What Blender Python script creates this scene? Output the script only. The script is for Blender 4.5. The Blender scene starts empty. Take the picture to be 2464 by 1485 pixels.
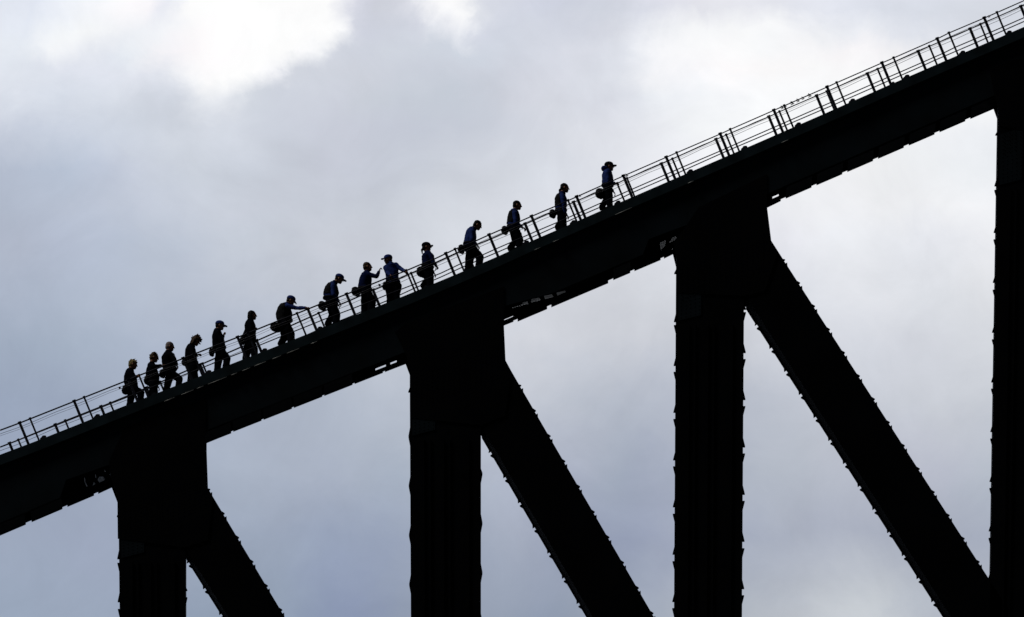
import bpy, bmesh, math, random
from mathutils import Vector, Matrix, noise

random.seed(7)
SC = bpy.context.scene
COL = SC.collection

# ------------------------------------------------------------------ camera
W, H = 2463.0, 1485.0            # measuring grid laid over the photograph
PITCH = math.radians(20)
DIST = 260.0                     # metres from the lens to the bridge
PPM = 92.0                       # grid units per metre at that distance
FPX = PPM * DIST
FWD = Vector((0, math.cos(PITCH), math.sin(PITCH)))
UP = Vector((0, -math.sin(PITCH), math.cos(PITCH)))
ZC = DIST * math.sin(PITCH) + 1.7
CAM = Vector((0, 0, ZC)) - FWD * DIST

cd = bpy.data.cameras.new('camera')
cam = bpy.data.objects.new('camera', cd)
COL.objects.link(cam)
cam.location = CAM
cam.rotation_euler = (math.pi / 2 + PITCH, 0, 0)
cd.sensor_width = 36
cd.lens = 36 * FPX / W
cd.clip_start = 1
cd.clip_end = 30000
SC.camera = cam


def at(x, y, Y=0.0):
    """Point of the vertical plane Y = const that is measured at (x, y)."""
    d = FWD + Vector((1, 0, 0)) * ((x - W / 2) / FPX) + UP * ((H / 2 - y) / FPX)
    return CAM + d * ((Y - CAM.y) / d.y)


def lerp_poly(pts, x):
    if x <= pts[0][0]:
        (x0, y0), (x1, y1) = pts[0], pts[1]
    elif x >= pts[-1][0]:
        (x0, y0), (x1, y1) = pts[-2], pts[-1]
    else:
        for (x0, y0), (x1, y1) in zip(pts, pts[1:]):
            if x0 <= x <= x1:
                break
    return y0 + (y1 - y0) * (x - x0) / (x1 - x0)


# ------------------------------------------------------------------ materials
def mat(name, col, rough=0.6, spec=0.3, metal=0.0, var=0.25, scale=6.0, bump=0.0, bscale=60.0):
    m = bpy.data.materials.new(name)
    m.use_nodes = True
    nt = m.node_tree
    b = nt.nodes['Principled BSDF']
    b.inputs['Roughness'].default_value = rough
    b.inputs['Metallic'].default_value = metal
    b.inputs['Specular IOR Level'].default_value = spec
    tc = nt.nodes.new('ShaderNodeTexCoord')
    nz = nt.nodes.new('ShaderNodeTexNoise')
    nz.inputs['Scale'].default_value = scale
    nz.inputs['Detail'].default_value = 5
    nt.links.new(tc.outputs['Object'], nz.inputs['Vector'])
    rp = nt.nodes.new('ShaderNodeValToRGB')
    rp.color_ramp.elements[0].position = 0.3
    rp.color_ramp.elements[1].position = 0.7
    rp.color_ramp.elements[0].color = [c * (1 - var) for c in col] + [1]
    rp.color_ramp.elements[1].color = [min(1, c * (1 + var)) for c in col] + [1]
    nt.links.new(nz.outputs['Fac'], rp.inputs['Fac'])
    nt.links.new(rp.outputs['Color'], b.inputs['Base Color'])
    if bump:
        n2 = nt.nodes.new('ShaderNodeTexNoise')
        n2.inputs['Scale'].default_value = bscale
        n2.inputs['Detail'].default_value = 3
        nt.links.new(tc.outputs['Object'], n2.inputs['Vector'])
        bp = nt.nodes.new('ShaderNodeBump')
        bp.inputs['Strength'].default_value = bump
        bp.inputs['Distance'].default_value = 0.01
        nt.links.new(n2.outputs['Fac'], bp.inputs['Height'])
        nt.links.new(bp.outputs['Normal'], b.inputs['Normal'])
    return m


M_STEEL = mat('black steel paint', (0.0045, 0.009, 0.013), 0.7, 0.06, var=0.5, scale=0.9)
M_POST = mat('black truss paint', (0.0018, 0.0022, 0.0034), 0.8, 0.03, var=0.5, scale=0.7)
M_EDGE = mat('grey green walkway paint', (0.013, 0.024, 0.030), 0.8, 0.05, var=0.35, scale=2.5)
M_RAIL = mat('dark blue rail paint', (0.008, 0.009, 0.02), 0.6, 0.2, var=0.3)
M_CABLE = mat('steel wire', (0.10, 0.10, 0.11), 0.5, 0.3, metal=0.5)
M_PALE = mat('pale slat grey', (0.46, 0.50, 0.50), 0.8, 0.2, var=0.55, scale=4.0)  # pale grey imitates dim skylight in the underside openings
M_GLINT = mat('pale glint metal', (0.30, 0.31, 0.30), 0.5, 0.4, metal=0.3, var=0.4, scale=3)  # pale colour stands for glints under the walkway edge
M_WATER = mat('harbour water', (0.006, 0.012, 0.016), 0.35, 0.3, var=0.3, scale=0.05)
M_SKIN = mat('skin', (0.26, 0.115, 0.06), 0.6, 0.3, var=0.12, scale=20)
M_BLUE = mat('blue cotton', (0.014, 0.031, 0.150), 0.9, 0.1, var=0.25, scale=14, bump=0.3)
M_NAVY = mat('dark navy fleece', (0.006, 0.011, 0.052), 0.95, 0.03, var=0.25, scale=14, bump=0.3)
M_BLACK = mat('black fleece', (0.0028, 0.0034, 0.007), 0.95, 0.02, var=0.3, scale=14, bump=0.3)
M_VEST = mat('grey brown vest', (0.013, 0.0135, 0.015), 0.95, 0.03, var=0.3, scale=14)
M_TROUSER = mat('charcoal trousers', (0.0022, 0.0028, 0.006), 0.95, 0.02, var=0.3, scale=14)
M_SHOE = mat('black shoe', (0.01, 0.01, 0.011), 0.6, 0.2)
M_BAG = mat('black nylon', (0.004, 0.004, 0.006), 0.8, 0.1, bump=0.2)
M_CAPB = mat('blue cap', (0.022, 0.042, 0.20), 0.9, 0.1, scale=14)
M_CAPK = mat('black cap', (0.003, 0.003, 0.0045), 0.9, 0.03, scale=14)
M_GLASS = mat('dark lenses', (0.005, 0.005, 0.006), 0.15, 0.5)
HAIRM = {
    'blond': mat('blond hair', (0.30, 0.235, 0.10), 0.65, 0.1, var=0.5, scale=60),
    'sandy': mat('sandy hair', (0.075, 0.048, 0.024), 0.65, 0.1, var=0.5, scale=60),
    'white': mat('white hair', (0.24, 0.20, 0.20), 0.7, 0.1, var=0.4, scale=60),
    'brown': mat('brown hair', (0.045, 0.024, 0.010), 0.6, 0.1, var=0.5, scale=60),
    'dark': mat('dark hair', (0.004, 0.003, 0.003), 0.6, 0.06, var=0.4, scale=60),
}


# ------------------------------------------------------------------ object helpers
def link(name, bm, m, parent=None, smooth=False):
    me = bpy.data.meshes.new(name)
    bmesh.ops.recalc_face_normals(bm, faces=bm.faces)
    bm.to_mesh(me)
    bm.free()
    if smooth:
        for p in me.polygons:
            p.use_smooth = True
    me.materials.append(m)
    o = bpy.data.objects.new(name, me)
    COL.objects.link(o)
    if parent:
        o.parent = parent
        o.matrix_parent_inverse = Matrix.Translation(-world_loc(parent))
    return o


def world_loc(o):
    return WL.get(o.name, Vector((0, 0, 0)))


WL = {}


def empty(name, loc):
    o = bpy.data.objects.new(name, None)
    o.empty_display_size = 0.3
    COL.objects.link(o)
    o.location = loc
    WL[o.name] = Vector(loc)
    return o


def tag(o, label, cat, group=None):
    o['label'] = label
    o['category'] = cat
    if group:
        o['group'] = group


def prism(bm, xz, y0, y1):
    """Closed prism: outline in X/Z, from y0 back to y1."""
    a = [bm.verts.new((x, y0, z)) for x, z in xz]
    b = [bm.verts.new((x, y1, z)) for x, z in xz]
    bm.faces.new(a)
    bm.faces.new(b[::-1])
    n = len(xz)
    for i in range(n):
        j = (i + 1) % n
        bm.faces.new((a[i], b[i], b[j], a[j]))


def px(pts, Y):
    out = []
    for q in pts:
        p = at(q[0], q[1], q[2] if len(q) > 2 else Y)
        out.append((p.x, p.z))
    return out


def band(bm, top, bot, y0, y1):
    """Continuous strip between two X/Z polylines with thickness y0..y1."""
    n = len(top)
    V = []
    for (tx, tz), (bx, bz) in zip(top, bot):
        V.append([bm.verts.new((tx, y0, tz)), bm.verts.new((bx, y0, bz)), bm.verts.new((bx, y1, bz)), bm.verts.new((tx, y1, tz))])
    for i in range(n - 1):
        for k in range(4):
            l = (k + 1) % 4
            bm.faces.new((V[i][k], V[i][l], V[i + 1][l], V[i + 1][k]))
    bm.faces.new(V[0])
    bm.faces.new(V[-1][::-1])


def tube(bm, pts, r, seg=8):
    """Swept tube through a list of points, r a number or a list."""
    pts = [Vector(p) for p in pts]
    rs = r if isinstance(r, (list, tuple)) else [r] * len(pts)
    rings = []
    for i, p in enumerate(pts):
        d = (pts[min(i + 1, len(pts) - 1)] - pts[max(i - 1, 0)]).normalized()
        ref = Vector((0, 1, 0)) if abs(d.y) < 0.9 else Vector((1, 0, 0))
        u = d.cross(ref).normalized()
        v = d.cross(u)
        rings.append([bm.verts.new(p + (u * math.cos(2 * math.pi * k / seg) + v * math.sin(2 * math.pi * k / seg)) * rs[i]) for k in range(seg)])
    for a, b in zip(rings, rings[1:]):
        for k in range(seg):
            l = (k + 1) % seg
            bm.faces.new((a[k], a[l], b[l], b[k]))
    bm.faces.new(rings[0][::-1])
    bm.faces.new(rings[-1])


ICO = {}


def ball(bm, c, rad, M=None, sub=2):
    """Ellipsoid, radii rad, optionally turned by the 3x3 matrix M."""
    if sub not in ICO:
        t = bmesh.new()
        bmesh.ops.create_icosphere(t, subdivisions=sub, radius=1.0)
        t.verts.index_update()
        ICO[sub] = ([v.co.copy() for v in t.verts], [[v.index for v in f.verts] for f in t.faces])
        t.free()
    cos, faces = ICO[sub]
    c = Vector(c)
    vs = []
    for co in cos:
        q = Vector((co.x * rad[0], co.y * rad[1], co.z * rad[2]))
        vs.append(bm.verts.new(c + (M @ q if M else q)))
    for f in faces:
        bm.faces.new([vs[i] for i in f])


def capsule(bm, a, b, ra, rb, seg=12):
    a, b = Vector(a), Vector(b)
    ball(bm, a, (ra,) * 3)
    ball(bm, b, (rb,) * 3)
    if (b - a).length > 1e-5:
        tube(bm, [a, b], [ra, rb], seg)


def loft(bm, rings, seg=20):
    """rings: (centre, axis_u, axis_v, ru, rv): closed elliptical loft."""
    R = []
    for c, u, v, ru, rv in rings:
        R.append([bm.verts.new(c + u * (ru * math.cos(2 * math.pi * k / seg)) + v * (rv * math.sin(2 * math.pi * k / seg))) for k in range(seg)])
    for a, b in zip(R, R[1:]):
        for k in range(seg):
            l = (k + 1) % seg
            bm.faces.new((a[k], a[l], b[l], b[k]))
    bm.faces.new(R[0][::-1])
    bm.faces.new(R[-1])


def fused(name, bm, voxel, m, parent, wobble=0.0, wscale=8.0, smooth_it=0):
    """The bmesh's overlapping shapes grown together into one skin."""
    base = world_loc(parent)
    bmesh.ops.translate(bm, verts=bm.verts, vec=-base)
    bmesh.ops.recalc_face_normals(bm, faces=bm.faces)
    me = bpy.data.meshes.new('tmp')
    bm.to_mesh(me)
    bm.free()
    o = bpy.data.objects.new('tmp', me)
    COL.objects.link(o)
    md = o.modifiers.new('r', 'REMESH')
    md.mode = 'VOXEL'
    md.voxel_size = voxel
    if smooth_it:
        s = o.modifiers.new('s', 'SMOOTH')
        s.iterations = smooth_it
        s.factor = 0.5
    dg = bpy.context.evaluated_depsgraph_get()
    dg.update()
    ev = o.evaluated_get(dg)
    new = bpy.data.meshes.new_from_object(ev)
    bpy.data.objects.remove(o)
    bpy.data.meshes.remove(me)
    if wobble:
        nor = [v.normal.copy() for v in new.vertices]
        for v, vn in zip(new.vertices, nor):
            n = noise.noise(v.co * wscale) + 0.5 * noise.noise(v.co * wscale * 2.3)
            v.co = v.co + vn * (n * wobble)
    for p in new.polygons:
        p.use_smooth = True
    new.name = name
    new.materials.clear()
    new.materials.append(m)
    ob = bpy.data.objects.new(name, new)
    COL.objects.link(ob)
    ob.parent = parent
    WL[ob.name] = base
    return ob


# ------------------------------------------------------------------ measured lines
EDGE = [(-200, 1172), (0, 1094), (93, 1059), (304, 975), (482, 905), (671, 831), (853, 759), (970, 713), (1093, 662), (1200, 616),
        (1283, 578), (1362, 544), (1471, 496), (1607, 437), (1804, 352), (1979, 275.6), (2136, 206), (2277, 145), (2463, 65), (2663, -22)]
BOTTOM = [(-200, 1369), (0, 1285), (268, 1171), (495, 1063), (975, 874), (1212, 782), (1618, 610), (1844, 495), (2389, 260), (2663, 142)]
RAIL_A = [(-200, 1112), (0, 1035.5), (47, 1018), (178, 966), (297, 919), (337, 902.5), (437, 864), (508, 836), (576, 810), (635, 786), (662, 775), (714, 754.6),
          (765, 734), (833, 708.3), (894, 684), (926, 671), (977, 651.5), (1011, 637), (1048, 622), (1094, 600), (1144, 580), (1176, 565.5), (1278, 521),
          (1330, 499), (1387, 473.8), (1440, 450), (1499, 424), (1602, 379), (1627, 368), (1732, 323), (1756, 312), (1861, 266), (1989, 210), (2012, 199.5),
          (2121, 152), (2149, 140), (2254, 94), (2282, 80), (2367, 44), (2398, 30.6), (2463, 2), (2663, -86)]
RAIL_B = [(-200, 1154), (0, 1076), (44, 1059), (157, 1012.5), (265, 970), (385, 920), (486, 876), (585, 833), (621, 818.5), (697, 785), (766, 754), (835, 726),
          (894, 700), (929, 685.5), (986, 659), (1001, 653), (1049, 632.5), (1100, 609), (1149, 588), (1179, 575.5), (1263, 539), (1318, 514.5), (1379, 487.3),
          (1431, 465), (1484, 442), (1506, 431), (1590, 395), (1617, 383), (1722, 336), (1746, 325.5), (1849, 281.6), (1874, 269.6), (1964, 231), (1989, 220.5),
          (2086, 178), (2111, 167), (2208, 124.4), (2235, 112), (2333, 70.2), (2358, 59), (2455, 16.3), (2663, -74)]
DEPTH = 0.8                      # chord webs, near to far
YA, YP, YB = 0.03, 0.60, 1.20    # near rail, middle of the walkway, far rail
LIP = 0.23                       # the walkway floor lies this far under its edge


def edge_world(x):
    p = at(x, lerp_poly(EDGE, x), -0.10)
    return p.x, p.z


EDGEW = [edge_world(x) for x in range(-200, 2664, 20)]


def floor_z(X):
    return lerp_poly(EDGEW, X) - LIP


# ------------------------------------------------------------------ bridge
bridge = empty('steel_bridge', (0, 0.4, ZC - 12))
tag(bridge, 'black riveted steel truss bridge rising to the right with heavy posts and diagonals', 'bridge')

xs = [-200 + 2863 * i / 200 for i in range(201)]
# silhouette of the underside on the far web: plates with small gaps
GAPS = []
for k in range(-1, 6):
    GAPS.append((556 + 0 + k * 73, 5))
GAPS += [(1235, 10), (1316, 10), (1463, 12), (1516, 10), (1589, 8)]
x = 1878
while x < 2380:
    GAPS.append((x, 12))
    x += 74
GAPS += [(62, 14), (150, 12), (226, 10)]


ZONES = ((165, 1152, 290, 1108), (1222, 734, 1432, 676), (1570, 572, 1672, 534))


def bottom_far(x):
    return lerp_poly(BOTTOM, x)


def web_bottom_near(x):
    """Lower edge of the near web: level with the far one, higher where the underside is open."""
    z = at(x, bottom_far(x), DEPTH).z + 0.03
    p = at(x, bottom_far(x), 0)
    for x0, y0, x1, y1 in ZONES:
        if x0 - 14 <= x <= x1 + 14:
            z = max(z, at(x, y0 + (y1 - y0) * (x - x0) / (x1 - x0), 0).z)
    return z


bm = bmesh.new()
topn = [px([(x, lerp_poly(EDGE, x) + 20)], 0.0)[0] for x in xs]
botn = [(at(x, bottom_far(x), 0).x, web_bottom_near(x)) for x in xs]
band(bm, topn, botn, 0.0, 0.03)
# top plate of the chord, clear of the walkway floor
band(bm, [(a, b - 0.004) for a, b in topn], [(a, b - 0.05) for a, b in topn], 0.032, DEPTH - 0.002)
chord = link('top_chord', bm, M_STEEL, bridge)

bm = bmesh.new()
topf = [(a, b - 0.02) for a, b in topn]
UPF, LOF = 16, 11
def upper_end(x):
    for x0, y0, x1, y1 in ZONES:
        if x0 - 14 <= x <= x1 + 14:
            return y0 + (y1 - y0) * (x - x0) / (x1 - x0) - 4
    return bottom_far(x) - UPF


upp = [px([(x, upper_end(x))], DEPTH)[0] for x in xs]
low = [px([(x, bottom_far(x) - LOF)], DEPTH)[0] for x in xs]
sil = [px([(x, bottom_far(x) - 1.5)], DEPTH)[0] for x in xs]
band(bm, topf, upp, DEPTH, DEPTH + 0.03)
band(bm, low, sil, DEPTH, DEPTH + 0.03)
SLITS = [(903, 928), (939, 954), (1213, 1234), (1858, 1873)]
cur = -200
for a, b in SLITS + [(2663, 2663)]:
    if a - cur > 1:
        seg = [cur + (a - cur) * i / 12 for i in range(13)]
        band(bm, [px([(x, bottom_far(x) - UPF)], DEPTH)[0] for x in seg], [px([(x, bottom_far(x) - LOF)], DEPTH)[0] for x in seg], DEPTH, DEPTH + 0.03)
    cur = b
far_web = link('web_plate', bm, M_STEEL, chord)

# batten plates closing the underside, each hanging a little below the far web
cuts = sorted(GAPS)
prev = -60.0
bat = []
for gx, gw in cuts:
    bat.append((prev, gx))
    prev = gx + gw
bat.append((prev, 2520))
for a, b in bat:
    if b - a < 4:
        continue
    drop = 3.2 if not (556 < a < 980) else 1.6
    if a > 1800:
        drop = 2.4
    if 1226 < a < 1463:
        drop = 5.5
    seg = [a, (a + b) / 2, b]
    bm = bmesh.new()
    band(bm, [px([(x, bottom_far(x) - 8)], DEPTH)[0] for x in seg], [px([(x, bottom_far(x) + drop - 1)], DEPTH)[0] for x in seg], DEPTH + 0.032, DEPTH + 0.055)
    z = [(px([(x, bottom_far(x) + drop - 1)], DEPTH)[0]) for x in seg]
    slit = any(s0 < b and s1 > a for s0, s1 in SLITS)
    open_zone = any(c0 < b and c1 > a for c0, c1 in ((160, 277), (1224, 1425), (1551, 1640)))
    if not slit and not open_zone:
        band(bm, [(q, w + 0.03) for q, w in z], [(q, w + 0.012) for q, w in z], 0.035, DEPTH - 0.003)
    link('batten_plate', bm, M_STEEL, chord)

# outlines of the underside openings where dimmed sky shows
def crop(ox, oy, k):
    return lambda cx, cy: ((ox + cx * k) / 1.3861, (oy + cy * k) / 1.3861)


cB = crop(1660, 900, 0.2435)
cA = crop(0, 1500, 0.2020)
cC = crop(2150, 620, 0.3232)
PALE = [[cB(*q) for q in P] for P in (
    [(155, 525), (310, 488), (290, 478)],
    [(315, 482), (420, 458), (405, 422), (345, 436)],
    [(455, 440), (590, 408), (565, 372), (455, 395)],
    [(645, 395), (765, 362), (740, 325), (625, 350)],
    [(815, 347), (950, 315), (920, 280), (800, 303)],
    [(1000, 300), (1165, 262), (1135, 228), (990, 258)])]
PALE += [[cA(*q) for q in P] for P in (
    [(1385, 450), (1400, 445), (1415, 530), (1445, 600), (1425, 600), (1390, 520)],
    [(1525, 585), (1575, 560), (1550, 520)],
    [(1610, 490), (1640, 535), (1735, 490), (1700, 430), (1630, 440)],
    [(1565, 400), (1580, 395), (1590, 460), (1575, 455)],
    [(1800, 400), (1870, 430), (1888, 405), (1850, 365)],
    [(1720, 325), (1740, 325), (1745, 360), (1728, 355)])]
PALE += [[cC(*q) for q in P] for P in (
    [(150, 580), (165, 660), (210, 615), (220, 550)],
    [(250, 590), (330, 545), (325, 510), (275, 530)],
    [(355, 525), (410, 485), (400, 475), (360, 500)],
    [(440, 465), (490, 435), (485, 430), (435, 455)])]
def holed(bm, outer, holes, y0, y1):
    """Plate with openings: outline and openings in X/Z."""
    ed = []
    loops = []
    for loop in [outer] + holes:
        vs = [bm.verts.new((x, y0, z)) for x, z in loop]
        loops.append(vs)
        for i in range(len(vs)):
            ed.append(bm.edges.new((vs[i], vs[(i + 1) % len(vs)])))
    bmesh.ops.triangle_fill(bm, use_beauty=True, edges=ed)
    front = list(bm.faces)
    m = {}
    for vs in loops:
        for v in vs:
            m[v] = bm.verts.new((v.co.x, y1, v.co.z))
    for f in front:
        bm.faces.new([m[v] for v in reversed(f.verts)])
    for vs in loops:
        for i in range(len(vs)):
            a, b = vs[i], vs[(i + 1) % len(vs)]
            bm.faces.new((a, m[a], m[b], b))


def clip_rows(poly, step, cover):
    """Slats that fill a convex-ish outline: (x0, x1, z0, z1) rows."""
    zs = [q[1] for q in poly]
    z = min(zs) + step * .2
    rows = []
    while z < max(zs):
        cr = []
        for i in range(len(poly)):
            (xa, za), (xb, zb) = poly[i], poly[(i + 1) % len(poly)]
            if (za <= z) != (zb <= z):
                cr.append(xa + (xb - xa) * (z - za) / (zb - za))
        cr.sort()
        for i in range(0, len(cr) - 1, 2):
            rows.append((cr[i] - .01, cr[i + 1] + .01, z, z + step * cover))
        z += step
    return rows


# the openings in the underside, with added slats that dim the sky seen through them
for (zx0, zy0, zx1, zy1), (h0, h1) in zip(ZONES, ((6, 12), (0, 6), (12, 16))):
    a, b = zx0 - 34, zx1 + 34
    ln = lambda x: zy0 + (zy1 - zy0) * (x - zx0) / (zx1 - zx0) - 7
    outer = px([(a, ln(a)), (b, ln(b)), (b, bottom_far(b) - 14)] + [(x, bottom_far(x) - 14) for x in range(int(b) - 6, int(a) + 6, -12)] + [(a, bottom_far(a) - 14)], DEPTH)
    bm = bmesh.new()
    holes = [px(P, DEPTH) for P in PALE[h0:h1]]
    holed(bm, outer, holes, DEPTH + 0.034, DEPTH + 0.05)
    panel = link('lattice_panel', bm, M_STEEL, chord)
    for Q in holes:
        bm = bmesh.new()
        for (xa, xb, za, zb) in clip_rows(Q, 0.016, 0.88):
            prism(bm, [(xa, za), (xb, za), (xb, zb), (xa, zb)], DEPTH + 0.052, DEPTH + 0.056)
        link('dimming_slats', bm, M_PALE, chord)

# walkway: floor, edge plate, cleats
bm = bmesh.new()
band(bm, [(a, b - LIP) for a, b in EDGEW], [(a, b - LIP - 0.02) for a, b in EDGEW], -0.066, 1.26)
walk = link('walkway', bm, M_EDGE, bridge)
bm = bmesh.new()
lowe = [px([(x, lerp_poly(EDGE, x) + 25)], -0.10)[0] for x in range(-200, 2664, 20)]
band(bm, EDGEW, lowe, -0.10, -0.07)
# small turned-in flange along the lower edge
band(bm, [(a, b + 0.022) for a, b in lowe], [(a, b) for a, b in lowe], -0.068, -0.004)
link('edge_plate', bm, M_EDGE, walk)
bm = bmesh.new()
band(bm, [(a, b - LIP + 0.10) for a, b in EDGEW], [(a, b - LIP - 0.04) for a, b in EDGEW], 1.262, 1.28)
link('toe_board', bm, M_EDGE, walk)

# pale strips added as bright glints below the edge plate
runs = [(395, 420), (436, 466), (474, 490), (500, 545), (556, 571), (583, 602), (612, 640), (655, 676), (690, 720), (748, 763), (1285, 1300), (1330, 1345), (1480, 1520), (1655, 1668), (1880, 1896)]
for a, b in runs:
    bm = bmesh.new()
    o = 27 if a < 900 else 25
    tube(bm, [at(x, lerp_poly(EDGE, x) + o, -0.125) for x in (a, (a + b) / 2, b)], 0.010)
    link('glint_strip', bm, M_GLINT, walk, True)
# row of rivets below, simplified into short tubes
for i in range(40):
    bm = bmesh.new()
    x = -30 + i * 64 + random.uniform(-8, 8)
    L = random.uniform(22, 48)
    tube(bm, [at(x + t * L, lerp_poly(EDGE, x + t * L) + 39, 0) + Vector((0, -0.012, 0)) for t in (0, .5, 1)], 0.010, 6)
    link('rivet_line', bm, M_EDGE, chord)

CLEATS = [(104, 1), (233, 1), (370, .7), (501, 1), (635, 1), (768, 1), (1023, .6), (1264, 1.1), (1378, 1), (1485, 1), (1659, 1), (1790, 1), (1919, 1), (2049, 1), (2147, .6), (2180, 1), (2314, 1), (2426, 1)]
for cx, k in CLEATS:
    bm = bmesh.new()
    e = lambda x: lerp_poly(EDGE, x)
    k *= 0.85
    w = 10 * k
    pts = [(cx - w, e(cx - w) + 3), (cx - w + 1, e(cx - w) - 4 * k), (cx - w / 2, e(cx - w / 2) - 5 * k), (cx - w / 4, e(cx - w / 4) - 8 * k),
           (cx + w / 4, e(cx + w / 4) - 7 * k), (cx + w * .8, e(cx + w * .8) - 4 * k), (cx + w, e(cx + w) + 3)]
    prism(bm, px(pts, -0.055), -0.068, 0.0)
    link('cleat', bm, M_RAIL, walk)

# posts, diagonals and gussets
N, F = 0.0, DEPTH


def edge_plates(parent, p0, p1, gaps, s_of, protr, taper, side, name='batten_plate', body=5.0, Yp=0.06):
    """Plates along a straight edge p0->p1 (grid units); gaps in the measure s (y of the edge); flared at both ends."""
    d = Vector((p1[0] - p0[0], p1[1] - p0[1]))
    L = d.length
    d /= L
    n = Vector((d.y, -d.x))
    if n.x * side < 0:
        n = -n
    conv = lambda y: (y - p0[1]) / d.y
    for i in range(len(gaps) - 1):
        s0, s1 = conv(gaps[i][1]), conv(gaps[i + 1][0])
        f0 = gaps[i][1] - gaps[i][0] > 0.8
        t1 = taper if gaps[i + 1][1] - gaps[i + 1][0] > 0.8 and i > 0 else taper * 0.45
        if i == 0 and not f0:
            t1 = taper * 0.5
        e = 0.25
        o = [(s0, -body), (s0, protr if f0 else e)]
        if f0:
            o.append((s0 + taper, e))
        o += [(s1 - t1, e), (s1, protr), (s1, -body)]
        pts = [(p0[0] + d.x * s + n.x * k, p0[1] + d.y * s + n.y * k) for s, k in o]
        bm = bmesh.new()
        prism(bm, px(pts, Yp), Yp, Yp + 0.10)
        link(name, bm, M_POST, parent)


def member(name, pts, mat_=M_POST, y0=0.004, y1=DEPTH - 0.004):
    bm = bmesh.new()
    prism(bm, px(pts, N), y0, y1)
    return link(name, bm, mat_, bridge)


BOT = 1900
POSTS = [
    ((285, 1190), (288, 1485), (446, 1190), (446, 1485), [(1205, 1205), (1242, 1242), (1343, 1354), (1446.5, 1465), (1558, 1576)], [(1345, 1345), (1419.5, 1436.7), (1532, 1549)], 4.6),
    ((985.6, 880), (988.5, 1485), (1156.5, 880), (1156.5, 1485), [(915, 915), (942, 942), (1048.5, 1050.5), (1167, 1169.2), (1285.7, 1288), (1404, 1406.3), (1523, 1525)],
     [(1050, 1050), (1137.5, 1140), (1256.7, 1259), (1376.3, 1378.7), (1496, 1498)], 4.0),
    ((1627, 630), (1622, 1485), (1790, 630), (1784.5, 1485), [(645, 645), (657, 657), (772.6, 782), (878, 894.6), (990.7, 1008), (1105, 1122), (1218, 1236), (1332, 1350), (1446, 1463), (1560, 1577)],
     [(738, 738), (743, 751), (847, 864), (960, 977), (1074, 1091), (1188, 1205), (1301, 1319), (1415, 1432), (1529, 1546)], 5.2),
    ((2401, 280), (2381, 1480), (2566, 280), (2546, 1480), [(294, 294), (323.7, 323.7), (446, 457), (558, 576), (678, 697), (798, 816.5), (917.7, 935), (1037, 1055), (1157, 1174), (1276, 1294), (1393, 1411), (1510, 1528)],
     [], 6.2),
]
for (l0, l1, r0, r1, gl, gr, pr) in POSTS:
    xl = lambda y: l0[0] + (l1[0] - l0[0]) * (y - l0[1]) / (l1[1] - l0[1])
    xr = lambda y: r0[0] + (r1[0] - r0[0]) * (y - r0[1]) / (r1[1] - r0[1])
    ytop = l0[1] - 60
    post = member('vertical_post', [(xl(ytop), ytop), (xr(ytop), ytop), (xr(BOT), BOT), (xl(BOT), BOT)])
    edge_plates(post, (xl(l0[1]), l0[1]), (xl(BOT), BOT), gl, None, pr, 20, -1)
    if gr:
        edge_plates(post, (xr(r0[1]), r0[1]), (xr(BOT), BOT), gr, None, pr, 20, 1)
    # splice plate with its rivets across the head of the post
    y0, y1 = gl[1][0], gl[2][0]
    bm = bmesh.new()
    prism(bm, px([(xl(y0) + 5, y0), (xl(y0) + 60, y0 - 16), (xl(y1) + 60, y1 - 14), (xl(y1) + 5, y1)], 0), -0.012, 0.003)
    for i in range(12):
        for j in range(5):
            q = at(xl(y0) + 11 + j * 11, y0 + 6 - j * 2.6 + i * (y1 - y0 - 10) / 11.5, 0)
            ball(bm, q + Vector((0, -0.012, 0)), (0.016, 0.012, 0.016), sub=1)
    link('splice_plate', bm, M_STEEL, post)
    # recessed channel lines of the two webs
    bm = bmesh.new()
    for fx in (0.18, 0.27, 0.46, 0.55, 0.82):
        xa = lambda y: xl(y) + (xr(y) - xl(y)) * fx
        prism(bm, px([(xa(y1 + 8), y1 + 8), (xa(y1 + 8) + 3, y1 + 8), (xa(BOT) + 3, BOT), (xa(BOT), BOT)], 0), -0.03, 0.002)
    link('flange_angle', bm, M_POST, post)

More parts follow.
